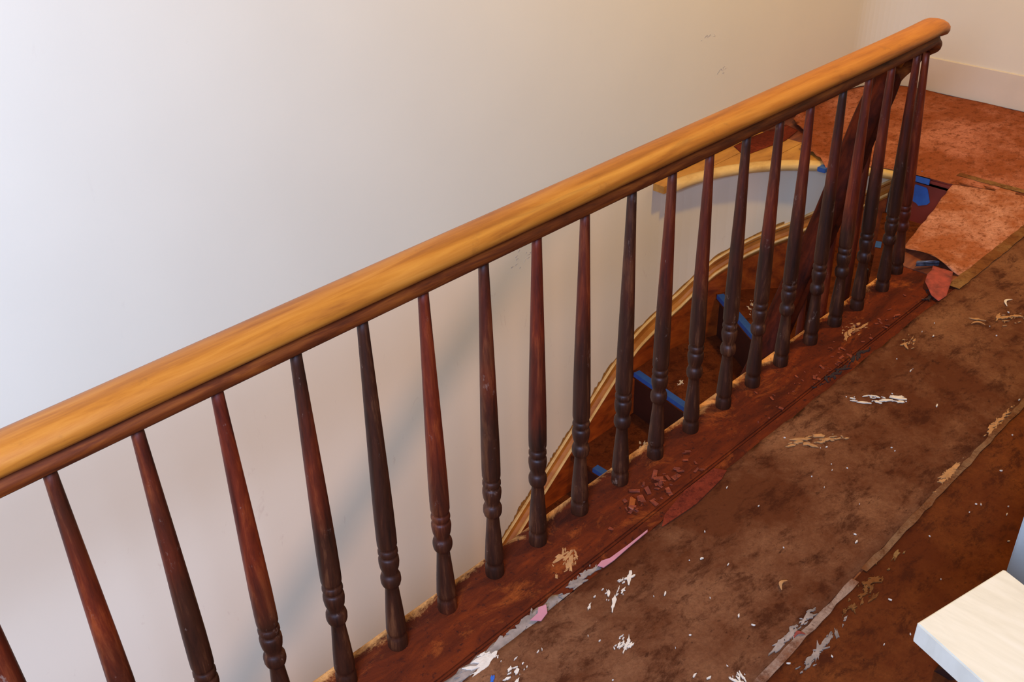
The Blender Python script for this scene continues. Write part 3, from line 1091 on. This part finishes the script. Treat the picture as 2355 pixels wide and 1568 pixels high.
# slivers
for (x, y, rz, L_, mt, lb) in ((1.50, 0.735, 0.2, 0.032, 'plaster_tan', 'curved pale wood sliver on the brown paper in mid floor'),
                               (1.40, 0.635, -0.5, 0.026, 'pinkflap', 'pinkish splinter lying beside the taped paper joint'),
                               (2.83, 0.90, -1.0, 0.040, 'plaster_tan', 'pale curled shaving near the right edge of the photo'),
                               (3.02, 0.885, 0.1, 0.050, 'plaster', 'largest pale shaving, flat on brown paper near the right edge')):
    bm = bmesh.new()
    rg2 = random.Random(int(x * 100))
    A, B_ = [], []
    for i in range(8):
        t = i / 7
        bend = 0.25 * L_ * math.sin(t * math.pi)
        wdt = 0.004 * math.sin(0.3 + t * 2.5)
        A.append((L_ * (t - .5), bend + wdt, 0.003 * math.sin(t * 3)))
        B_.append((L_ * (t - .5), bend - wdt, 0.003 * math.sin(t * 3)))
    strip(bm, A, B_)
    r = bmesh.ops.extrude_face_region(bm, geom=bm.faces[:])
    for e in r['geom']:
        if isinstance(e, bmesh.types.BMVert):
            e.co.z += 0.0012
    o = obj('wood_sliver', bm, M[mt])
    o.location = (x, y, 0.0072)
    o.rotation_euler = (0, 0, rz)
    tag(o, lb, 'sliver')

# brown wood chips on the base board
def chip_mesh(sd):
    rg = random.Random(sd)
    bm = bmesh.new()
    L_, W_, H_ = rg.uniform(.008, .016), rg.uniform(.003, .007), rg.uniform(.0012, .004)
    fs = box(bm, -L_, L_, -W_, W_, 0, H_)
    for v in bm.verts:
        v.co += Vector((rg.uniform(-.003, .003), rg.uniform(-.0015, .0015), rg.uniform(0, .0012)))
        v.co.z += abs(v.co.x) * 0.2
    return bm


chips = [obj('wood_chip', chip_mesh(s), M['chip']) for s in range(8)]
rg = random.Random(3)
cpos = []
for i in range(34):
    cpos.append((1.60 + rg.gauss(0, .055), 1.150 + rg.gauss(0, .020), 0))
for i in range(9):
    cpos.append((1.47 + rg.gauss(0, .025), 1.128 + rg.gauss(0, .010), 0))
for i in range(34):
    cpos.append((rg.uniform(1.7, 2.9), 1.135 + rg.gauss(0, .028), 1))
for i in range(26):
    x = rg.uniform(2.15, 2.75)
    cpos.append((x, 1.105 + rg.gauss(0, .012), 1))
zmap = {}
for i, (x, y, kind) in enumerate(cpos):
    y = min(max(y, 1.10), 1.255)
    src = chips[i % 8]
    o = src if i < 8 else src.copy()
    if i >= 8:
        C.objects.link(o)
    key = (round(x / .015), round(y / .015))
    lv = zmap.get(key, 0)
    zmap[key] = lv + 1
    o.location = (x, y, 0.0002 + lv * 0.004)
    k = rg.uniform(0.35, 1.0) * (0.95 if kind == 0 else 0.6)
    o.scale = (k, k, k)
    o.rotation_euler = (rg.uniform(-.25, .25), rg.uniform(-.25, .25), rg.uniform(0, 6.28))
    if kind == 0:
        tag(o, 'small brown wood chip in the heap on the base board, mid balustrade', 'wood chip', 'wood chips heaped on the base board')
    else:
        tag(o, 'loose brown wood crumb on the base board toward its far end', 'wood chip', 'wood crumbs toward the far end of the base board')
bm = chip_mesh(99)
for v in bm.verts:
    v.co *= 1.7
o = obj('wood_chip', bm, M['skirt'])
o.location = (1.475, 1.142, 0.006)
o.rotation_euler = (0.15, 0, 0.5)
tag(o, 'largest, lighter orange chip on the near side of the wood chip heap', 'wood chip')

# dark gap debris beside the torn paper end
splatter('dark_debris', 2.93, 1.085, 0.14, 0.05, 0.0, 26, 0.009, M['chip_dark'], 'dark torn debris at the far end of the base board', 'debris', 0.001, 21)
splatter('dark_debris', 2.36, 1.082, 0.34, 0.022, 0.0, 40, 0.007, M['chip_dark'], 'blackish grit gathered in the seam of the base board, far half', 'debris', -0.001, 22)

for (x_, z_, l_, h_, n_, lb_) in ((2.28, -.05, .10, .05, 14, 'faint brown smudge on the white wall between two balusters, mid photo'),
                                  (3.34, .52, .09, .02, 9, 'short dark scuff on the wall high above the bare yellow boards'),
                                  (3.44, .36, .10, .02, 9, 'faint scuff marks on the wall a little lower, above the bare yellow boards')):
    rg = random.Random(int(x_ * 50))
    bm = bmesh.new()
    for _ in range(n_):
        blob(bm, rg.gauss(0, .3) * l_, rg.gauss(0, .3) * h_, 0, rg.uniform(.002, .012), rg.uniform(.001, .004), rg.uniform(-.3, .8), rg, 0.0004)
    o = obj('wall_smudge', bm, M['smudge'])
    o.rotation_euler = (math.pi / 2, 0, 0)
    o.location = (x_, WY - 0.0004, z_)
    tag(o, lb_, 'smudge', None, 'stuff')

# ================================================================= WHITE BOARD ON ITS STAND, BLUE-GREY PANEL
stand = empty('step_stool', (1.25, 0.2, 0.0), 'white painted wooden stool top in the bottom right corner', 'stool')
a = Vector((1.167, 0.350))
u = (Vector((1.369, 0.303)) - a).normalized()
v = Vector((u.y, -u.x))
if v.y > 0:
    v = -v
v = (v + u * -0.085).normalized()
bm = bmesh.new()
q = [a, a + u * 0.207, a + u * 0.207 + v * 0.42, a + v * 0.42]
prism(bm, [tuple(p) for p in q], 0.41, 0.45)
bmesh.ops.bevel(bm, geom=[e for e in bm.edges], offset=0.002, segments=2, affect='EDGES')
obj('stool_top', bm, M['board'], stand)
for (du, dv) in ((0.06, 0.085), (0.16, 0.085), (0.06, 0.36), (0.16, 0.36)):
    p = a + u * du + v * dv
    bm = bmesh.new()
    vv = []
    for z, s, spl in ((0.0, 0.016, 0.03), (0.41, 0.020, 0.0)):
        c = Vector((1.527, 0.383)) if (z == 0.0 and du < .1 and dv < .2) else p + (u * (1 if du > .1 else -1)) * spl * 0.6 + v * (1 if dv > .2 else -1) * spl * (1 if dv > .2 else 0.4)
        vv.append([bm.verts.new((c.x + sx * s, c.y + sy * s, z)) for sx, sy in ((-1, -1), (1, -1), (1, 1), (-1, 1))])
    for i in range(4):
        j = (i + 1) % 4
        bm.faces.new((vv[0][i], vv[0][j], vv[1][j], vv[1][i]))
    bm.faces.new(vv[0])
    bm.faces.new(vv[1])
    obj('leg', bm, M['black'], stand)
bm = bmesh.new()
box(bm, 1.700, 1.722, -0.05, 0.372, 0.004, 0.62, 0.003)
tag(obj('upright_panel', bm, M['bluegrey']), 'pale blue-grey painted panel standing behind the white stool top, right frame edge', 'panel')
